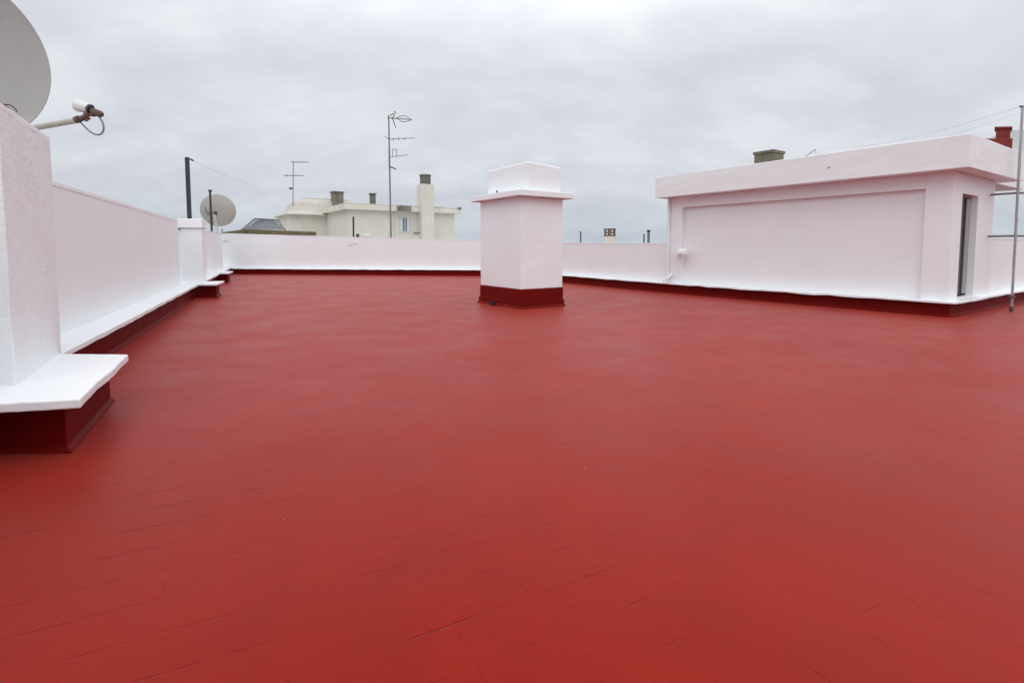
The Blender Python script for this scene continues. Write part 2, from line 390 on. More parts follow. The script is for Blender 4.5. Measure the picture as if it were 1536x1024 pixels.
# far-left end of the ledge juts a little
m = MB(); m.prism([fa+V(-.35,-.35), fa+V(.35,-.35), fa+V(.5,.05), fa+V(-.3,.05)], ZF+.0, ZF+.05); m.build('ledge_end', M['ledge'], ft)
parapet('parapet_wall', 'low white parapet between the square shaft and the stair house', (C0, ub-W*.0), (zat(C0,363.5), zat(ub,365.8)), .12, 21)
pr0 = B0+W*2.62+U*.02; pr1 = B0+W*16.5+U*.02
parapet('parapet_wall', 'white parapet to the right of the stair house door, grey mast standing before it', (pr0, pr1), (zat(pr0, 357)+.0, zat(pr0,357)), .14, 31)

# thin hairline cracks and a drip of the old paint on the far parapet
def crack(pts, Y, lab):
    pass

# ================================================================== SQUARE SHAFT
S0 = Vector(xy(P(781.5,463.5)))
LS = 1.70; RS = 1.17
sh = thing('chimney_shaft', 'square white shaft with overhanging slab and red foot in the middle of the roof', 'chimney', (*S0, 0))
def sq(o, l, r, e): # footprint grown by e
    return [o-U*e-W*e, o-U*e+W*(r+e), o+U*(l+e)+W*(r+e), o+U*(l+e)-W*e]
zr = zat(S0, 434.5)
wob(MB().prism(sq(S0,LS,RS,.0), 0, zr).build('red_foot', M['red'], sh, .01))
m = MB(); m.prism(sq(S0,LS,RS,.022), .001, .15); q = sq(S0,LS,RS,.022); cant(m, [q[3], q[0], q[1]], .05, .04); m.build('skirt', M['red'], sh, .01)
ZC = zat(S0-W*.14-U*.14, 293)
wob(MB().prism(sq(S0,LS,RS,-.012), zr+.001, ZC-.0).build('body', M['white'], sh, .014, 3))
m = MB(); a = sq(S0,LS,RS,.155); m.prism(a, ZC+.001, ZC+.13)
wob(m.build('slab', M['white'], sh, .014, 3))
m = MB(); b2 = sq(S0+U*.02+W*.17,LS-.02,RS-.16,-.04); ZT = zat(b2[0], 241.5)
m.prism(b2, ZC+.13, [ZT, ZT-.06, ZT-.12, ZT-.02]); wob(m.build('upper_block', M['white'], sh, .03, 3))
o = S0-W*.157+U*.72
MB().tube([(*(S0+U*.85-W*.06), ZC+.13), (*(S0+U*.85-W*.06), ZC+.19)], .02).build('bolt', M['iron'], sh)
bp = Vector(xy(P(738,458.5)))
tp = thing('drain_pipe_end', 'dark pipe stub at the red foot of the square shaft', 'pipe', (*bp, 0))
m = MB(); m.tube([(bp.x+.02,bp.y+.12,.065), (bp.x-.01,bp.y-.05,.06)], .042, 14, False)
m.tube([(bp.x+.02,bp.y+.12,.065), (bp.x-.01,bp.y-.05,.06)], .033, 14, True); m.build('pipe', M['iron'], tp)

# ================================================================== STAIR HOUSE
st = thing('stair_house', 'white flat-roofed stair house with deep roof slab, recessed side panel and narrow dark door', 'stair house', (*B0, 0))
LU = 6.55; LV = 2.62; e = .06                     # wall face stands e behind the red base
H0 = B0+U*e+W*e
o0 = B0-U*.24-W*.27
ZS0 = zat(o0, 250.8); ZS1 = zat(o0, 199.5)
# recessed panel geometry on the long side
def u_at(px):     # distance along U on the long face seen at column px (eye height)
    x = (px-CX)/F; return (H0.x-x*H0.y)/(x*U.y-U.x)
uR = u_at(1383); uL = u_at(1022); zrec = zat(H0+U*uR, 283)
def w_at(px):     # along W on the short face, at eye height
    x = (px-CX)/F; return (x*H0.y-H0.x)/(W.x-x*W.y)
wa = w_at(1438); wb = w_at(1461.5); zd0 = ZF+.03; zd1 = zat(H0+W*wa, 290)
m = MB(); D = .115; T = .28; ZB = ZS0-.002
def seg(o, a, b, n, depth, z0, z1): m.prism([o+a, o+b, o+b+n*depth, o+a+n*depth], z0, z1)
seg(H0, U*0, U*uR, W, T, ZF-.04, ZB)              # near pilaster
seg(H0, U*uL, U*(LU-e), W, T, ZF-.04, ZB)         # far pilaster
seg(H0, U*uR, U*uL, W, T, zrec, ZB)               # lintel over the recess
seg(H0, U*uR+W*D, U*uL+W*D, W, T-D-.01, ZF-.04, zrec)   # recessed panel
seg(H0, W*T, W*wa, U, T, ZF-.04, ZB)              # door side: left of door
seg(H0, W*wb, W*(LV-e), U, T, ZF-.04, ZB)
seg(H0, W*wa, W*wb, U, T, zd1, ZB)
e1 = H0+W*(LV-e); 
m.prism([e1-W*T+U*T, e1+U*T, e1+U*(LU-e), e1-W*T+U*(LU-e)], ZF-.04, ZB)   # far long wall
e2 = H0+U*(LU-e); m.prism([e2+W*T, e2+W*(LV-e-T), e2+W*(LV-e-T)-U*T, e2+W*T-U*T], ZF-.04, ZB)
m.build('wall', M['white'], st)
m = MB(); m.prism([o0, o0+U*(LU+.50), o0+U*(LU+.50)+W*(LV+.86), o0+W*(LV+.86)], ZS0, ZS1); wob(m.build('roof_slab', M['white'], st, .015, 3))
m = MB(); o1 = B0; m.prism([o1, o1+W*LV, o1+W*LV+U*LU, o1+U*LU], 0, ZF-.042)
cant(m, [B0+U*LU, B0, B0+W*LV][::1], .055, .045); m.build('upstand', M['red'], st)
m = MB(); jag_ledge(m, [B0+U*(LU+.05), B0, B0+W*(LV+.05)], .17, ZF, .04, .11, 41, .016, .3); m.build('ledge', M['ledge'], st)
# inside floor so the doorway is not bottomless
MB().prism([H0+U*T+W*T, H0+U*T+W*(LV-e-T), H0+U*(LU-1)+W*(LV-e-T), H0+U*(LU-1)+W*T], ZF-.035, ZF-.01).build('inner_floor', M['concrete'], st)
# door: outer frame, dark leaf with narrow glazing, open grey leaf edge
dr = MB(); wm = wa+(wb-wa)*.0
dd = .13
fr = .035
dm = MB()
dm.prism([H0+W*(wa+fr)+U*dd, H0+W*(wb-fr)+U*dd, H0+W*(wb-fr)+U*(dd+.03), H0+W*(wa+fr)+U*(dd+.03)], zd0+.04, zd1-fr)
door = dm.build('door', M['darkglass'], st)
m = MB()
for a_, b_ in ((wa+.001, wa+fr-.001), (wb-fr+.001, wb-.001)):
    m.prism([H0+W*a_+U*(dd-.02), H0+W*b_+U*(dd-.02), H0+W*b_+U*(dd+.05), H0+W*a_+U*(dd+.05)], zd0, zd1-.002)
m.prism([H0+W*(wa+fr)+U*(dd-.02), H0+W*(wb-fr)+U*(dd-.02), H0+W*(wb-fr)+U*(dd+.05), H0+W*(wa+fr)+U*(dd+.05)], zd1-fr+.002, zd1-.002)
m.build('door_frame', M['alu'], door)
m = MB(); k0 = wb-.26; m.prism([H0+W*k0+U*(dd-.03), H0+W*(wb-fr-.02)+U*(dd-.03), H0+W*(wb-fr-.02)+U*(dd-.003), H0+W*k0+U*(dd-.003)], zd0+.045, zd1-fr-.02)
m.build('door_leaf', M['alu'], door, .004)
m = MB(); m.prism([H0+W*(wa-.02)-U*.10, H0+W*(wb+.03)-U*.10, H0+W*(wb-.002)+U*.12, H0+W*(wa+.002)+U*.12], ZF+.006, zd0-.001); m.build('door_sill', M['ledge'], st, .006)
nl = o0+U*2.35; zz_ = zat(nl, 251)
MB().tube([(*(nl+W*.005), zz_), (*(nl-W*.02), zz_)], .012, 8).build('nail', M['iron'], st)
# downpipe, lamp housing, spout
dp = H0+U*u_at(1003.5)-W*.055
m = MB(); m.tube([(*dp, ZF+.01), (*dp, ZS0-.01)], .042, 14); m.build('downpipe', M['white'], st)
lp = Q(1025,378,(H0+U*(uL-.02)).y-.08)
m = MB(); m.box(lp-W3*.15-U3*.16, U3*.34, W3*.17, lp.z-.05, lp.z+.015); m.prism([xy(lp-W3*.12-U3*.10), xy(lp-W3*.12+U3*.10), xy(lp+U3*.10), xy(lp-U3*.10)], lp.z+.016, [lp.z+.05,lp.z+.05,lp.z+.09,lp.z+.09])
lt = m.build('wall_lamp', M['ledge']); tag(lt, 'small white box lamp on the recessed side of the stair house', 'wall lamp')
sp = H0+U*(LU-.25)-W*.02
m = MB(); a3 = V(*(H0+U*(LU-.2)), ZF+.26); m.tube([a3+V(.0,0,0), a3-W3*.12-U3*.0+V(0,0,-.08), a3-W3*.28+U3*.1+V(0,0,-.20)], .03, 10)
tag(m.build('overflow_pipe', M['white']), 'short white overflow pipe slanting from the foot of the stair house', 'pipe')
# second roof slab piece seen past the right end
o3 = o0+W*(LV+.86)
m = MB(); q0 = o3+U*1.1+W*.02; q0 = o3+U*.5+W*.02; m.prism([q0, q0+W*2.6, q0+W*2.6+U*4.5, q0+U*4.5], ZS0+.03, ZS1-.262); m.build('side_canopy', M['white'], st, .012)

# things on the stair house roof
c = Q(1165,240,13.6); cz = ZS1
def pot(name, label, px0, px1, py0, Y, zb, mat, capmat=None, group=None, du=None, cap_e=.04, cap_t=.06, slots=0):
    """square masonry pot aligned with the buildings; px0..px1 its corner-to-corner width"""
    a = Q(px0, py0, Y); b = Q(px1, py0, Y); wid = (b.x-a.x)/(U.y*0+W.x-U.x); h = a.z
    o_ = Vector(((a.x), Y)) + Vector((-U.x*wid, 0))
    o_ = Vector((a.x-U.x*wid, Y)); 
    t = thing(name, label, 'chimney', (*o_, zb), group)
    f = [o_, o_+W*wid, o_+W*wid+U*wid, o_+U*wid]
    if slots:
        z0s = h-cap_t-.26*slots
        MB().prism(f, zb, z0s).build('body', mat, t, .01)
        m = MB()
        for k in range(4):
            p = f[k]; q = sum(f, Vector((0,0)))/4; dd_ = (q-p)*.3
            m.prism([p+(q-p)*.02, p+(f[(k+1)%4]-p)*.24+(q-p)*.02, p+dd_, p+(f[(k-1)%4]-p)*.24+(q-p)*.02], z0s, h-cap_t)
        q = sum(f, Vector((0,0)))/4
        m.prism([q+(p-q)*.9 for p in f], z0s+.1*slots, z0s+.14*slots)
        m.build('posts', mat, t)
    else:
        MB().prism(f, zb, h-cap_t).build('body', mat, t, .01)
    q = sum(f, Vector((0,0)))/4
    MB().prism([q+(p-q)*(1+cap_e/wid*1.4) for p in f], h-cap_t+.001, h).build('cap', capmat or mat, t, .008)
    return t
pot('chimney_pot', 'mossy concrete chimney pot standing on the stair house roof', 1143, 1185, 224, 12.9, ZS1-.01, M['darkcon'], cap_t=.07, cap_e=.035)
v0 = Q(1074,252,14.6)
m = MB(); m.lathe([(0,.09),(.13,.085),(.14,.07),(.10,.06),(.08,-.05)], (v0.x,v0.y,ZS1+.03), (0,0,1), 20)
tag(m.build('roof_vent', M['iron']), 'flat dark vent cap at the far end of the stair house roof', 'vent')
# broken aerial rod on the roof
q1 = V(*xy(Q(1205,233,12.0)), ZS1+.0); q2 = Q(1223,224,12.0)
sa = thing('aerial_stub', 'thin bent aerial rod lying near the edge of the stair house roof', 'aerial', tuple(q1))
m = MB(); m.tube([q1, q2], .010, 6); m.build('rod', M['greymetal'], sa)
m = MB(); m.tube([q2, q2+V(.03,0,-.16)], .005, 6); m.build('strap', M['galv'], sa)
# red chimney behind the slab
rc = thing('red_chimney', 'dark red painted chimney with flat cap rising behind the stair house roof edge', 'chimney', tuple(Q(1495,250,13.4)))
K0 = Vector(xy(Q(1494,222,13.6)))
m = MB(); m.prism([K0+V(-.42,.0), K0+V(.36,-.06), K0+V(.86,.5), K0+V(.10,.6)], ZS1-.26, [zat(K0,208)]*4); m.build('base_block', M['redbrick'], rc, .015)
zk = zat(K0,208)
f4 = [K0+V(.0,.03), K0+V(.35,.0), K0+V(.60,.27), K0+V(.27,.32)]
m = MB(); m.prism(f4, zk, zat(K0,193.5)); m.build('stack', M['redbrick'], rc, .01)
q = sum(f4, Vector((0,0)))/4
m = MB(); m.prism([q+(p-q)*1.22 for p in f4], zat(K0,193.5)+.001, zat(K0,190)); m.build('cap', M['redbrick'], rc, .01)

# ================================================================== MAST AT THE RIGHT EDGE
mf = P(1517,467)
ms = thing('antenna_mast', 'thin grey steel mast standing on the red floor at the right edge', 'mast', tuple(mf))
mt_ = V(mf.x-.02, mf.y+.02, zat(mf,158))
MB().tube([mf+V(0,0,.0), mt_], .023, 12).build('pole', M['galv'], ms)
MB().tube([mf, mf+V(0,0,.10)], .036, 12).build('foot_sleeve', M['rust'], ms)
m = MB(); m.tube([mf+V(-.07,0,.30), mf+V(.07,0,.30)], .018, 8); m.tube([mf+V(0,0,.27), mf+V(0,0,.33)], .036, 12); m.build('clamp', M['rust'], ms)
for nm, px, py in (('crossbar',1484,292.5), ('crossbar',1480,354.5)):
    a = Q(px, py, (H0+W*2.35).y-.03); z = a.z
    MB().tube([a, V(mf.x-.0, mf.y+.05, z-.0), V(mf.x+1.6, mf.y+.1, z)], .022, 10).build(nm, M['greymetal'], ms)
MB().tube([mt_+V(-.05,0,-.02), mt_+V(.05,0,-.02)], .02, 8).build('top_clamp', M['iron'], ms)
# dish beyond the stair house at the right edge
def dish(t, c, n, r, depth, mat, backmat=None, sx=1.0, ref=None):
    n = Vector(n).normalized(); prof = []
    K = 14
    for i in range(K+1): rr = r*i/K; prof.append((max(rr,.001), depth*(rr/r)**2))
    prof += [(r*1.012, depth*1.0+.004), (r*1.012, depth-.012)]
    for i in range(K, -1, -1): rr = r*i/K; prof.append((max(rr,.001), depth*(rr/r)**2-.014))
    return MB().lathe(prof, c, n, 64, ref, sx).build('reflector', mat, t)
dc = Q(1521,236,16.2)
d3 = thing('satellite_dish', 'pale satellite dish half cut off by the right edge beside the red chimney', 'satellite dish', tuple(dc-V(0,0,1.4)), 'satellite dishes')
dish(d3, dc, (-.5,-.8,.3), .84, .12, M['paledish'], sx=1.0)
MB().tube([dc+V(.05,.1,-.7), dc+V(.05,.1,.1)], .03).build('pole', M['galv'], d3)

# ================================================================== NEAR DISH AT THE LEFT
dc = Q(-85,78,5.15)
nrm = Vector((.80,-.50,.22)).normalized()
d1_ = thing('satellite_dish', 'big grey satellite dish close at the top left, behind the stucco pier', 'satellite dish', (dc.x-.15,dc.y+.1,ZW), 'satellite dishes')
dish(d1_, dc, nrm, .90, .14, M['dish'], sx=.84)
MB().tube([V(dc.x-.25,dc.y+.15,ZW-.3), dc-nrm*.05+V(-.03,.03,.1)], .04, 12).build('pole', M['iron'], d1_)
lb = Q(118,180,4.85)
a0 = Q(30,196,5.05)
arm = MB().tube([a0-(lb-a0)*.35, lb], .026, 14).build('feed_arm', M['armpaint'], d1_)
# bracket, feed horn, receiver box and cable loop at the end of the arm
pxm = 4.85/F
def loc(px, py, dy=0): return Q(px, py, 4.85+dy)
m = MB(); m.tube([loc(113.5,180.5), loc(119.5,178.2)], .031, 12); m.tube([loc(121,178), loc(126,177)], .024, 12)
m.tube([loc(125,176.5,-.01), loc(133,170,-.01)], .022, 10); m.tube([loc(128,181), loc(134.5,177)], .013, 8)
m.build('bracket', M['rust'], d1_)
h0 = loc(134.5,163.5); h1 = loc(112.5,157); ax = (h1-h0); L = ax.length
m = MB(); m.lathe([(.001,-.01),(.034,-.008),(.040,.01),(.048,L*.45),(.056,L*.7),(.054,L*.86),(.036,L*.97),(.001,L)], h0, ax, 28); m.build('feed_horn', M['lnb'], d1_)
m = MB(); m.tube([h0-ax*.10, h0+ax*.04], .042, 16); m.build('collar', M['iron'], d1_)
m = MB(); b0 = loc(137,166.5); b1 = loc(153.5,172.5); m.tube([b0, b0.lerp(b1,.25), b0.lerp(b1,.8), b1], [.024,.033,.031,.020], 10); m.tube([loc(127,171), loc(142,172.5)], .018, 8)
m.build('receiver', M['rust'], d1_)
cab = [loc(119.5,182), loc(124,187), loc(131,194), loc(139,200), loc(147,202.3), loc(152.5,200), loc(155.5,194), loc(154.6,186), loc(151.5,179.5), loc(148.5,175)]
def smooth(p, k=6):
    out = []
    for i in range(len(p)-1):
        a, b, c_, d = p[max(i-1,0)], p[i], p[i+1], p[min(i+2,len(p)-1)]
        for j in range(k):
            s = j/k; out.append(.5*((2*b)+(c_-a)*s+(2*a-5*b+4*c_-d)*s*s+(3*b-a-3*c_+d)*s**3))
    out.append(p[-1]); return out
MB().tube(smooth(cab), .0075, 8).build('cable', M['cable'], d1_)
# small bolted plate on the reflector
m = MB(); pl = dc+nrm*.03; fm = [Q(6,157,5.0), Q(16,158,4.98), Q(24,165,4.97), Q(25,168,4.97)]; m.tube(smooth(fm), .006, 6); m.tube([Q(0,158,5.0), Q(8,164,4.98)], .03, 8); m.build('reflector_bolt', M['rust'], d1_)

# ================================================================== BLACK POST + SECOND DISH
pb_ = Q(285,345,15.4)
tp = thing('steel_post', 'black steel post standing up behind the capped pier of the left parapet', 'post', (pb_.x,pb_.y,0))
zt = Q(283,236,15.4)
m = MB(); m.box(V(pb_.x-.045,pb_.y-.045), V(.09,0), V(0,.09), 0.0, zt.z); m.build('post', M['iron'], tp, .006)
m = MB(); m.tube([zt+V(.03,0,-.05), zt+V(.13,0,-.09)], .022, 8); m.tube([zt+V(.10,0,-.07), zt+V(.10,0,-.12)], .012, 8); m.build('hook', M['iron'], tp)
dc = Q(324,316,24.3)
d2 = thing('satellite_dish', 'round satellite dish seen from behind on a dark pole near the far left corner', 'satellite dish', (dc.x,dc.y,1.2), 'satellite dishes')
dish(d2, dc+V(.02,.1,0), (-.28,.90,.22), .745, .10, M['dishback'], sx=1.0)
a = Q(315,286,23.7); b = Q(318,350,23.7)
MB().tube([a, V(b.x,b.y,1.0)], .045, 12).build('pole', M['iron'], d2)
m = MB(); m.tube([a+V(-.07,0,.0), a+V(.08,0,.0)], .04, 8); m.build('pole_cap', M['iron'], d2)
m = MB(); c0 = Q(316,318,23.72); m.tube([Q(309,318,23.7), Q(326,319,23.75)], .022, 8); m.tube([Q(309,318,23.7), Q(308,311,23.7)], .02, 8); m.tube([Q(323,317,23.8), Q(323,323,23.8)], .075, 12); m.tube([Q(311,322,23.7), Q(314,321,23.7)], .03, 8); m.build('mount', M['rust'], d2)
MB().tube([Q(321,322,23.7), Q(324,335,23.7), Q(326,352,23.7)], .05, 10).build('brace', M['dishback'], d2)
MB().tube([Q(333,343,23.7), Q(333.5,350,23.7)], .02, 8).build('cable_end', M['iron'], d2)

# ================================================================== CREAM HOUSE BEHIND
ZN = -.6
E1 = Vector(xy(Q(517,310,36))); hs = thing('cream_house', 'weathered cream rooftop house with curved beige roof beyond the far parapet', 'house', (*E1, ZN))
zE0 = zat(E1,313.5); zE1 = zat(E1,303.5)
w1 = E1+W*.35+U*.35; LL = 8.35
m = MB(); m.prism([w1, w1+W*LL, w1+W*LL+U*7, w1+U*7], ZN, zE0-.001)
E2 = Vector(xy(Q(430,321,39))); zF0 = zat(E2,323.5); zF1 = zat(E2,320.5)
w2 = E2+W*.35+U*.4
m.prism([w2, w2+W*4.0, w2+W*4.0+U*4.6, w2+U*4.6], ZN, zF0-.002)
m.build('wall', M['cream'], hs)
m = MB(); m.prism([E1, E1+W*(LL+.7), E1+W*(LL+.7)+U*7.4, E1+U*7.4], zE0, zE1-.12); m.build('eave', M['eave'], hs, .02)
m = MB(); i1 = E1+W*.12+U*.12; m.prism([i1, i1+W*(LL+.46), i1+W*(LL+.46)+U*7.1, i1+U*7.1], zE1-.119, zE1); m.build('roof_edge', M['creamroof'], hs, .02)
# curved mansard roof of the left part
prof = [(0,0),(.0,.10),(.35,.22),(.62,.42),(.80,.70),(.95,1.0),(1.2,1.22),(1.6,1.36),(1.7,1.36),(1.72,1.48)]
m = MB(); LA, LBk = 6.3, 5.2; rings = []
for ins, h in prof:
    f = [E2+W*ins+U*ins, E2+W*(LA-ins*.6)+U*ins, E2+W*(LA-ins*.6)+U*(LBk-ins), E2+W*ins+U*(LBk-ins)]
    rings += [(*p, zF1+h-.06) for p in f]
fs = [(0,3,2,1)]
for i in range(len(prof)-1):
    for k in range(4): fs.append((i*4+k, i*4+(k+1)%4, i*4+4+(k+1)%4, i*4+4+k))
nn_ = (len(prof)-1)*4; fs.append((nn_,nn_+1,nn_+2,nn_+3)); m.add(rings, fs); m.build('curved_roof', M['creamroof'], hs, .03)
m = MB(); b_ = E2+W*(.25)+U*.3; m.prism([b_, b_+W*3.6, b_+W*3.6+U*4.6, b_+U*4.6], zF0-.06, zF1-.061); m.build('moulding', M['eave'], hs)
# window with frame
wt = lambda px: ((px-CX)/F*w1.y-w1.x)/(W.x-(px-CX)/F*W.y)
ta, tb = wt(598.5), wt(617.5); wz0 = zat(w1+W*ta,349); wz1 = zat(w1+W*ta,325)
m = MB()
def fbox(a, b, z0, z1, d0, d1): m.prism([w1+W*a+U*d0, w1+W*b+U*d0, w1+W*b+U*d1, w1+W*a+U*d1], z0, z1)
fbox(ta, ta+.07, wz0, wz1, -.05, -.002); fbox(tb-.07, tb, wz0, wz1, -.05, -.002); fbox(ta+.07, tb-.07, wz1-.07, wz1, -.05, -.002); fbox(ta+.07, tb-.07, wz0, wz0+.07, -.05, -.002); fbox((ta+tb)/2-.02,(ta+tb)/2+.02, wz0+.07, wz1-.07, -.04, -.002)
wf = m.build('window', M['lnb'], hs)
m = MB(); fbox(ta+.07, tb-.07, wz0+.07, wz1-.07, -.02, -.003); m.build('pane', M['winglass'], wf)
m = MB(); 
m.prism([w1+W*(ta+.1)-U*.028, w1+W*(ta+.32)-U*.028, w1+W*(ta+.32)-U*.021, w1+W*(ta+.1)-U*.021], wz0+.08, wz1-.08)
m.prism([w1+W*(tb-.34)-U*.028, w1+W*(tb-.1)-U*.028, w1+W*(tb-.1)-U*.021, w1+W*(tb-.34)-U*.021], wz0+.08, wz1-.08); m.build('curtain', M['curtain'], wf)
# big square chimney on the front of the house
ca, cb_ = wt(627.5), wt(649)
o_ = w1+W*ca-U*.75; wd = (cb_-ca)*.86
ct = [o_, o_+W*wd, o_+W*wd+U*.9, o_+U*.9]
m = MB(); m.prism(ct, ZN, zat(o_,275.5)); m.build('chimney', M['cream'], hs, .02)
cq = sum(ct, Vector((0,0)))/4
m = MB(); m.lathe([(.02,0),(.40,0),(.40,.62),(.46,.63),(.46,.69),(.40,.74),(.02,.78)], (*cq, zat(o_,275.3)), (0,0,1), 8)
ch = m.build('chimney_pot', M['potdark'], hs)
for f_ in ch.data.polygons: f_.use_smooth = False
# metal gutter box, pipe on wall, right end gutter
m = MB(); fbox(wt(594), wt(613), zE0+.02, zE0+.42, -.62, -.38); m.build('gutter_box', M['concrete'], hs, .01)
m = MB(); p_ = w1+W*wt(592.5)-U*.05; m.tube([(*p_, ZN), (*p_, zE0)], .04, 8); m.build('downpipe', M['cream'], hs)
m = MB(); p_ = E1+W*(LL+.55)-U*.04; m.box(p_, W*.22, U*.3, zE1-.14, zE1+.06); m.build('gutter_end', M['concrete'], hs)
m = MB(); fbox(wt(654), wt(668), zE1+.0, zE1+.05, .1, .35); m.build('roof_strip', M['concrete'], hs)

pot('chimney_pot', 'wide square concrete chimney pot above the curved roof of the cream house', 491.5, 512.5, 286.5, 41.5, zE1-.3, M['concrete'], M['concrete'], 'pots on the cream house roof', cap_t=.10, cap_e=.10)
pot('chimney_pot', 'narrow dark chimney pot in the middle of the cream house roof line', 552.5, 562.5, 289.5, 41.0, zE1-.3, M['potdark'], M['potdark'], 'pots on the cream house roof', cap_t=.10, cap_e=.08)

# terrace under the cream house (its own building below)
nb = MB(); nb.prism([(-26,27.5),(11,27.5),(11,60),(-26,60)], -18, ZN); tag(nb.build('neighbour_block', M['cream']), 'cream block carrying the rooftop house behind the far parapet', 'building')

# tall tv aerial
ax0 = Q(586.5,362,33.0); 
ta_ = thing('tv_aerial', 'tall tv aerial with four sets of arms in front of the cream house', 'aerial', (ax0.x,ax0.y,ZN), 'tv aerials')
topp = Q(583,173,33.0)
MB().tube([V(ax0.x+.02,ax0.y,ZN), topp.lerp(V(ax0.x,ax0.y,ax0.z),.5), topp], [.06,.05,.04], 8).build('mast', M['greymetal'], ta_)
def bars(lst, Y, name, mat, par, r=.018):
    m = MB()
    for p in lst: m.tube(smooth([Q(x, y, Y+(q[0] if q else 0)) for x, y, *q in p], 4) if len(p) > 2 else [Q(x,y,Y) for x,y,*_ in p], r, 6)
    return m.build(name, mat, par)
bars([[(581,177),(618,179.5)],[(588,176),(594,192)],[(589,178),(593,169)],[(590,170),(585,174)],[(593,168),(591,167)]], 33, 'top_array', M['greymetal'], ta_, .032)
bars([[(594,177),(601,174.5),(609,174.5),(616,180),(609,182.5),(602,182),(594,177)]], 33, 'loop', M['greymetal'], ta_, .022)
bars([[(582,209),(622,207)],[(584,209),(576,204)],[(590,207),(590,211)],[(598,206.5),(598,210.5)],[(607,206),(607,210)]], 33, 'upper_array', M['greymetal'], ta_, .022)
bars([[(584,235.5),(612,232.5)],[(589,224),(589,236)],[(589,224),(595,224)],[(595,224),(595,236)]], 33, 'middle_array', M['greymetal'], ta_, .02)
bars([[(584,249),(588,252)],[(588,251),(594,254)]], 33, 'lower_clamp', M['rust'], ta_, .045)
bars([[(583.5,180),(583,240),(584,250)]], 32.9, 'cable', M['cable'], ta_, .012); bars([[(584.5,347),(582,358)]], 32.9, 'cable', M['cable'], ta_, .012)
# second aerial
bx0 = Q(439,302,41.0)
tb_ = thing('tv_aerial', 'smaller tv aerial rising from the curved roof of the cream house', 'aerial', (bx0.x,bx0.y,bx0.z-.6), 'tv aerials')
MB().tube([bx0+V(0,0,-.7), Q(440,242,41.0)], .045, 8).build('mast', M['galv'], tb_)
bars([[(437,243),(463,243.5)]], 41, 'upper_arm', M['greymetal'], tb_, .035)
bars([[(426,263.5),(455,263.5)],[(430,262),(430,265)]], 41, 'middle_arm', M['greymetal'], tb_, .032)
bars([[(434,282.5),(440,282.5)],[(436,281),(436,284.5)]], 41, 'clamp', M['rust'], tb_, .06)

# wire from the black post to the aerial
def wire(name, label, a, b, sag, r, mat=M['cable'], n=26):
    pts = []
    for i in range(n+1):
        s = i/n; p = a.lerp(b, s); p.z -= sag*4*s*(1-s); pts.append(p)
    return tag(MB().tube(pts, r, 6).build(name, mat), label, 'wire')
wire('wire', 'thin wire sagging from the black post towards the smaller tv aerial', zt+V(.13,0,-.10), Q(434,284,41.0), .35, .0035)
wire('wire', 'upper thin wire running left from the top of the grey mast', mt_, Q(1235,222,22), .25, .0025)
wire('wire', 'lower thin wire running left from the grey mast over the stair house roof', mt_+V(0,0,-.12), Q(1216,229,20), .35, .0018)

# moss covered coping and mesh cage left of the cream house
cp = thing('mossy_coping', 'brown mossy roof coping just above the parapet at the far left', 'roof coping', tuple(Q(400,352,31)))
m = MB(); a = Q(366,346,31); b = Q(453,350,31)
m.prism([xy(a), xy(b), (b.x+.3,32.5), (a.x-.6,32.5)], [Q(366,352,31).z-.6, Q(453,352,31).z-.6]*1+[0,0], [Q(366,343.5,31).z, Q(453,347.3,31).z, Q(453,347,31).z+.02, Q(366,343.2,31).z+.02])
m.build('slab', M['moss'], cp, .02)
m = MB(); m.prism([xy(Q(334,348,30)), xy(Q(367,345,30.8)), (a.x,31.6), (Q(334,348,30).x,31)], 1.3, [Q(334,348.4,30).z, Q(367,344,30.8).z, Q(367,344,30.8).z, Q(334,348.4,30).z]); m.build('slope', M['moss'], cp)
mc = thing('mesh_cage', 'wire mesh cage sloping up towards the curved roof of the cream house', 'wire cage', tuple(Q(395,345,33)))
A_, B_, C_, D_ = Q(362,345,33), Q(382,328,35), Q(418,330,36), Q(428,345,33.5)
MB().tube([A_, B_, C_, D_], .05, 6).build('frame', M['greymetal'], mc)
m = MB()
def bil(s, t_): return A_.lerp(D_, s).lerp(B_.lerp(C_, s), t_)
for i in range(1, 22):
    s = i/22
    m.tube([bil(max(0,s-.22),1 if s-.22 > 0 else 1), bil(s,0)] if s > .22 else [bil(0, s/.22), bil(s,0)], .018, 4, False)
    m.tube([bil(min(1,s+.22),1), bil(s,0)] if s < .78 else [bil(1,(1-s)/.22), bil(s,0)], .018, 4, False)
for i in range(1, 6): m.tube([bil(0,i/6), bil(1,i/6)], .014, 4, False)
m.build('mesh', M['iron'], mc)

# small things over the far parapet
tpz = lambda px, y0, Y, r, name, lab, mat, cat='pole': tag(MB().tube([V(Q(px,365,Y).x, Y, -.6), Q(px,y0,Y)], r, 8).build(name, mat), lab, cat)
tpz(530, 325, 34.0, .06, 'vent_pipe', 'dark thin pipe standing before the cream house wall', M['iron'], 'pipe')
tpz(871, 347, 30.0, .05, 'steel_pole', 'lone short grey pole just right of the square shaft', M['greymetal'])
p_ = tpz(966, 351, 30.0, .05, 'steel_pole', 'thinner of the two stubby poles near the stair house', M['greymetal'])
p_ = thing('flue_pipe', 'thicker collared flue pipe of the pair near the stair house', 'pipe', (Q(973,365,30).x,30,-.6))
MB().tube([V(Q(973,365,30).x,30,-.6), Q(973,347,30)], .075, 10).build('pipe', M['greymetal'], p_)
MB().tube([Q(973,347.5,30), Q(973,345,30)], .10, 10).build('collar', M['iron'], p_)
ac = thing('roof_box', 'small pale box unit with dark end peeping over the far parapet', 'box unit', tuple(Q(543,358,30)))
a = Q(536,349.5,30); b = Q(550,352,30)
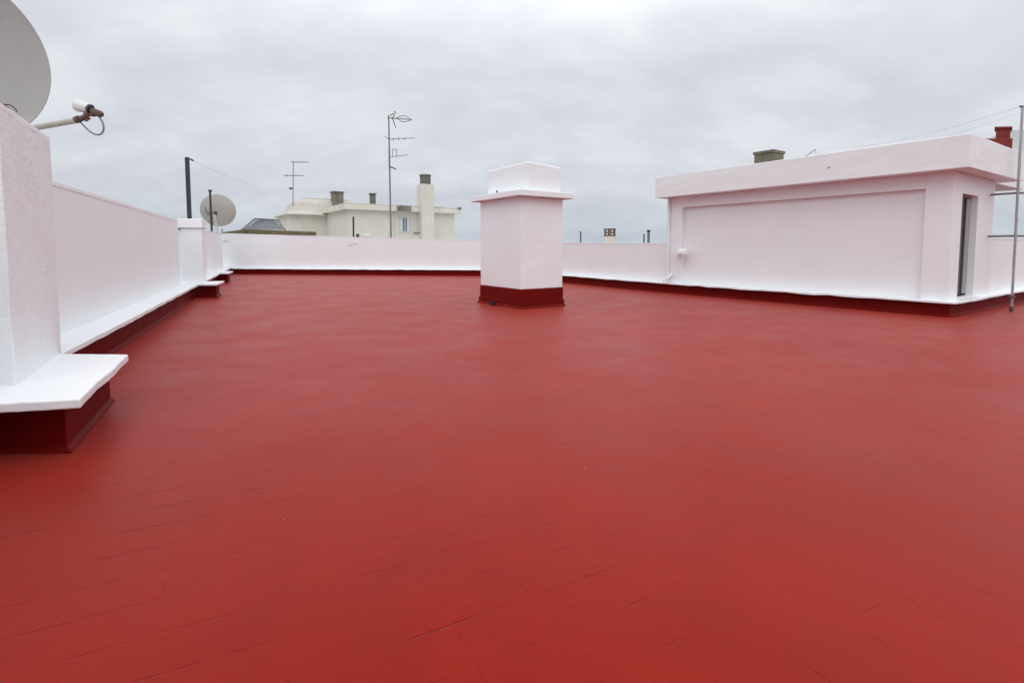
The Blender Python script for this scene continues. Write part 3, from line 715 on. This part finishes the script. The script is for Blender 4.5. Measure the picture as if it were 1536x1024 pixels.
m = MB(); m.prism([xy(a),(b.x,30.3),(b.x,31),(a.x,30.7)], .4, [a.z, b.z-.05, b.z, a.z]); m.build('casing', M['cream'], ac)
m = MB(); m.prism([(a.x-.06,a.y-.02),(a.x+.10,a.y-.06),(a.x+.10,a.y-.01),(a.x-.06,a.y+.3)], .4, a.z-.05); m.build('grille', M['iron'], ac)
a = Q(625,351,34)
vb = thing('vent_stub', 'short capped vent stub at the foot of the big square chimney', 'vent', (a.x,34,0))
MB().tube([V(a.x,34,.5), V(a.x,34,a.z)], .12, 10).build('pipe', M['cream'], vb); MB().tube([a, a+V(0,0,.12)], .22, 10).build('cap', M['concrete'], vb)
# distant chimney with brick pot
a = Q(908,355,34)
fc = thing('brick_topped_chimney', 'cream chimney with slotted brick top peeping over the parapet right of the shaft', 'chimney', (a.x,34,-.6))
wd = .58; o_ = Vector((a.x+.33, 34.0)); f = [o_, o_+W*wd*.8, o_+W*wd*.8+U*wd, o_+U*wd]
z0 = Q(908,354.5,34).z; z1 = Q(908,342.5,34).z
MB().prism(f, -.6, z0).build('body', M['cream'], fc)
q = sum(f, Vector((0,0)))/4; m = MB()
for k in range(4):
    p = f[k]; m.prism([p, p+(f[(k+1)%4]-p)*.25, p+(q-p)*.4, p+(f[(k-1)%4]-p)*.25], z0+.001, z1-.08)
m.prism([q+(p-q)*1.02 for p in f], z0+.02, z0+.10); m.prism([q+(p-q)*.96 for p in f], z0+.22, z0+.30)
m.build('pot', M['brick'], fc); MB().prism([q+(p-q)*1.12 for p in f], z1-.079, z1).build('cap', M['potdark'], fc)
# distant roofs on the skyline
def droof(px0, px1, py, Y, lab):
    a = Q(px0,py,Y); b = Q(px1,py,Y); t = thing('distant_building', lab, 'building', (a.x,Y,-18))
    MB().prism([xy(a), xy(b), (b.x+2,Y+12), (a.x+2,Y+12)], -18, a.z-.25).build('wall', M['distant'], t)
    MB().prism([(a.x-.3,Y-.3), (b.x+.3,Y-.3), (b.x+2.3,Y+12.3), (a.x+1.7,Y+12.3)], a.z-.249, a.z).build('roof', M['potdark'], t)
droof(660, 716, 361.0, 75, 'grey roof line on the horizon just right of the cream house')
droof(893, 940, 365.0, 70, 'faint roof edge behind the brick topped chimney')
droof(981, 1010, 364.6, 80, 'sliver of distant roof beside the stair house and flue pipe')

# marks on the parapets: nail, chipped line
def mark(name, lab, pts, r=.006):
    return tag(MB().tube([Vector(p) for p in pts], r, 6).build(name, M['cable']), lab, 'crack')
def onfar(px, py):
    d = (C0-fa).normalized(); n_ = Vector((d.y,-d.x)); p0 = fa-n_*.12
    r = ray(px,py); t_ = (p0.x*n_.x+p0.y*n_.y)/(r.x*n_.x+r.y*n_.y)
    return Vector((r.x*t_, r.y*t_, HE+r.z*t_))+Vector((n_.x,n_.y,0))*.004
mark('paint_crack', 'short crack in the far parapet below the mesh cage', [onfar(333,362), onfar(338,361.5), onfar(344,362.5)], .012)
mark('paint_crack', 'slanting hairline crack in the far parapet under the dark thin pipe', [onfar(522,369), onfar(528,367), onfar(536,365)], .009)

# ================================================================== CAMERA, LIGHT, SKY
cam = bpy.data.cameras.new('camera'); co = bpy.data.objects.new('camera', cam); COL.objects.link(co)
co.location = (0,0,HE); co.rotation_euler = (math.pi/2-PT, 0, 0)
cam.sensor_width = 36; cam.lens = 36*F/1536; cam.shift_y = -(512-CY)/1536; cam.clip_end = 6000; cam.clip_start = .05
S.camera = co
EL, AZ = math.radians(58), math.radians(190)      # compass-like: direction the light comes from
sun = bpy.data.lights.new('sun', 'SUN'); so = bpy.data.objects.new('sun', sun); COL.objects.link(so)
sun.energy = .7; sun.angle = math.radians(50); sun.color = (1.0,.98,.96)
dirv = Vector((math.sin(AZ)*math.cos(EL), math.cos(AZ)*math.cos(EL), math.sin(EL)))
so.rotation_euler = dirv.to_track_quat('Z','Y').to_euler(); so.location = dirv*30
w = bpy.data.worlds.new('World'); S.world = w; w.use_nodes = True; nt = w.node_tree
bg = nt.nodes['Background']; sky = nd(nt, 'ShaderNodeTexSky', sky_type='NISHITA')
sky.sun_disc = False; sky.sun_elevation = EL; sky.sun_rotation = AZ; sky.dust_density = 4; sky.air_density = 1.5
gco = nd(nt, 'ShaderNodeTexCoord').outputs['Generated']
spx = nd(nt, 'ShaderNodeSeparateXYZ'); link(nt, gco, spx.inputs[0])
zz = math_(nt, 'MAXIMUM', spx.outputs[2], 0.0)
den = math_(nt, 'ADD', zz, .42)
cbx = nd(nt, 'ShaderNodeCombineXYZ')
link(nt, math_(nt, 'DIVIDE', spx.outputs[0], den), cbx.inputs[0]); link(nt, math_(nt, 'DIVIDE', spx.outputs[1], den), cbx.inputs[1])
pc = cbx.outputs[0]
grad = ramp(nt, zz, [(0.0, (4.75,5.4,6.05)), (.07, (5.5,5.85,6.4)), (.16, (6.3,6.5,7.05)), (.30, (6.4,6.6,7.05)), (.38, (7.6,7.75,8.2)), (.50, (11.6,11.7,12.2)), (1.0, (10.8,10.8,11.2))])
n_a = noise(nt, mapping(nt, pc, (1.3,1.5,1), (0,0,.6)), 2.5, 8, .55, .35)
n_b = noise(nt, mapping(nt, pc, (.9,1.9,1), (0,0,.6), (3,1,0)), 3.4, 6, .5, .2)
cl = math_(nt, 'ADD', math_(nt, 'MULTIPLY', n_a, .6), math_(nt, 'MULTIPLY', n_b, .4))
cm = ramp(nt, cl, [(.38, (.915,.915,.94)), (.5, (1.0,1.0,1.0)), (.61, (1.10,1.10,1.08))])
cloud = mix(nt, 1.0, grad, cm, 'MULTIPLY')
dt = nd(nt, 'ShaderNodeVectorMath', operation='DOT_PRODUCT'); link(nt, gco, dt.inputs[0]); dt.inputs[1].default_value = (.70,-.70,.1)
gl = math_(nt, 'ADD', 1.0, math_(nt, 'MULTIPLY', math_(nt, 'MAXIMUM', dt.outputs['Value'], 0.0), .18))
vs_ = nd(nt, 'ShaderNodeVectorMath', operation='SCALE'); link(nt, cloud, vs_.inputs[0]); link(nt, gl, vs_.inputs['Scale'])
fin = mix(nt, .94, sky.outputs[0], vs_.outputs[0])
link(nt, fin, bg.inputs['Color']); bg.inputs['Strength'].default_value = .1
S.view_settings.view_transform = 'Standard'; S.view_settings.look = 'None'; S.view_settings.exposure = .19; S.view_settings.gamma = 1
S.view_settings.use_curve_mapping = False
S.cycles.max_bounces = 8; S.cycles.diffuse_bounces = 5
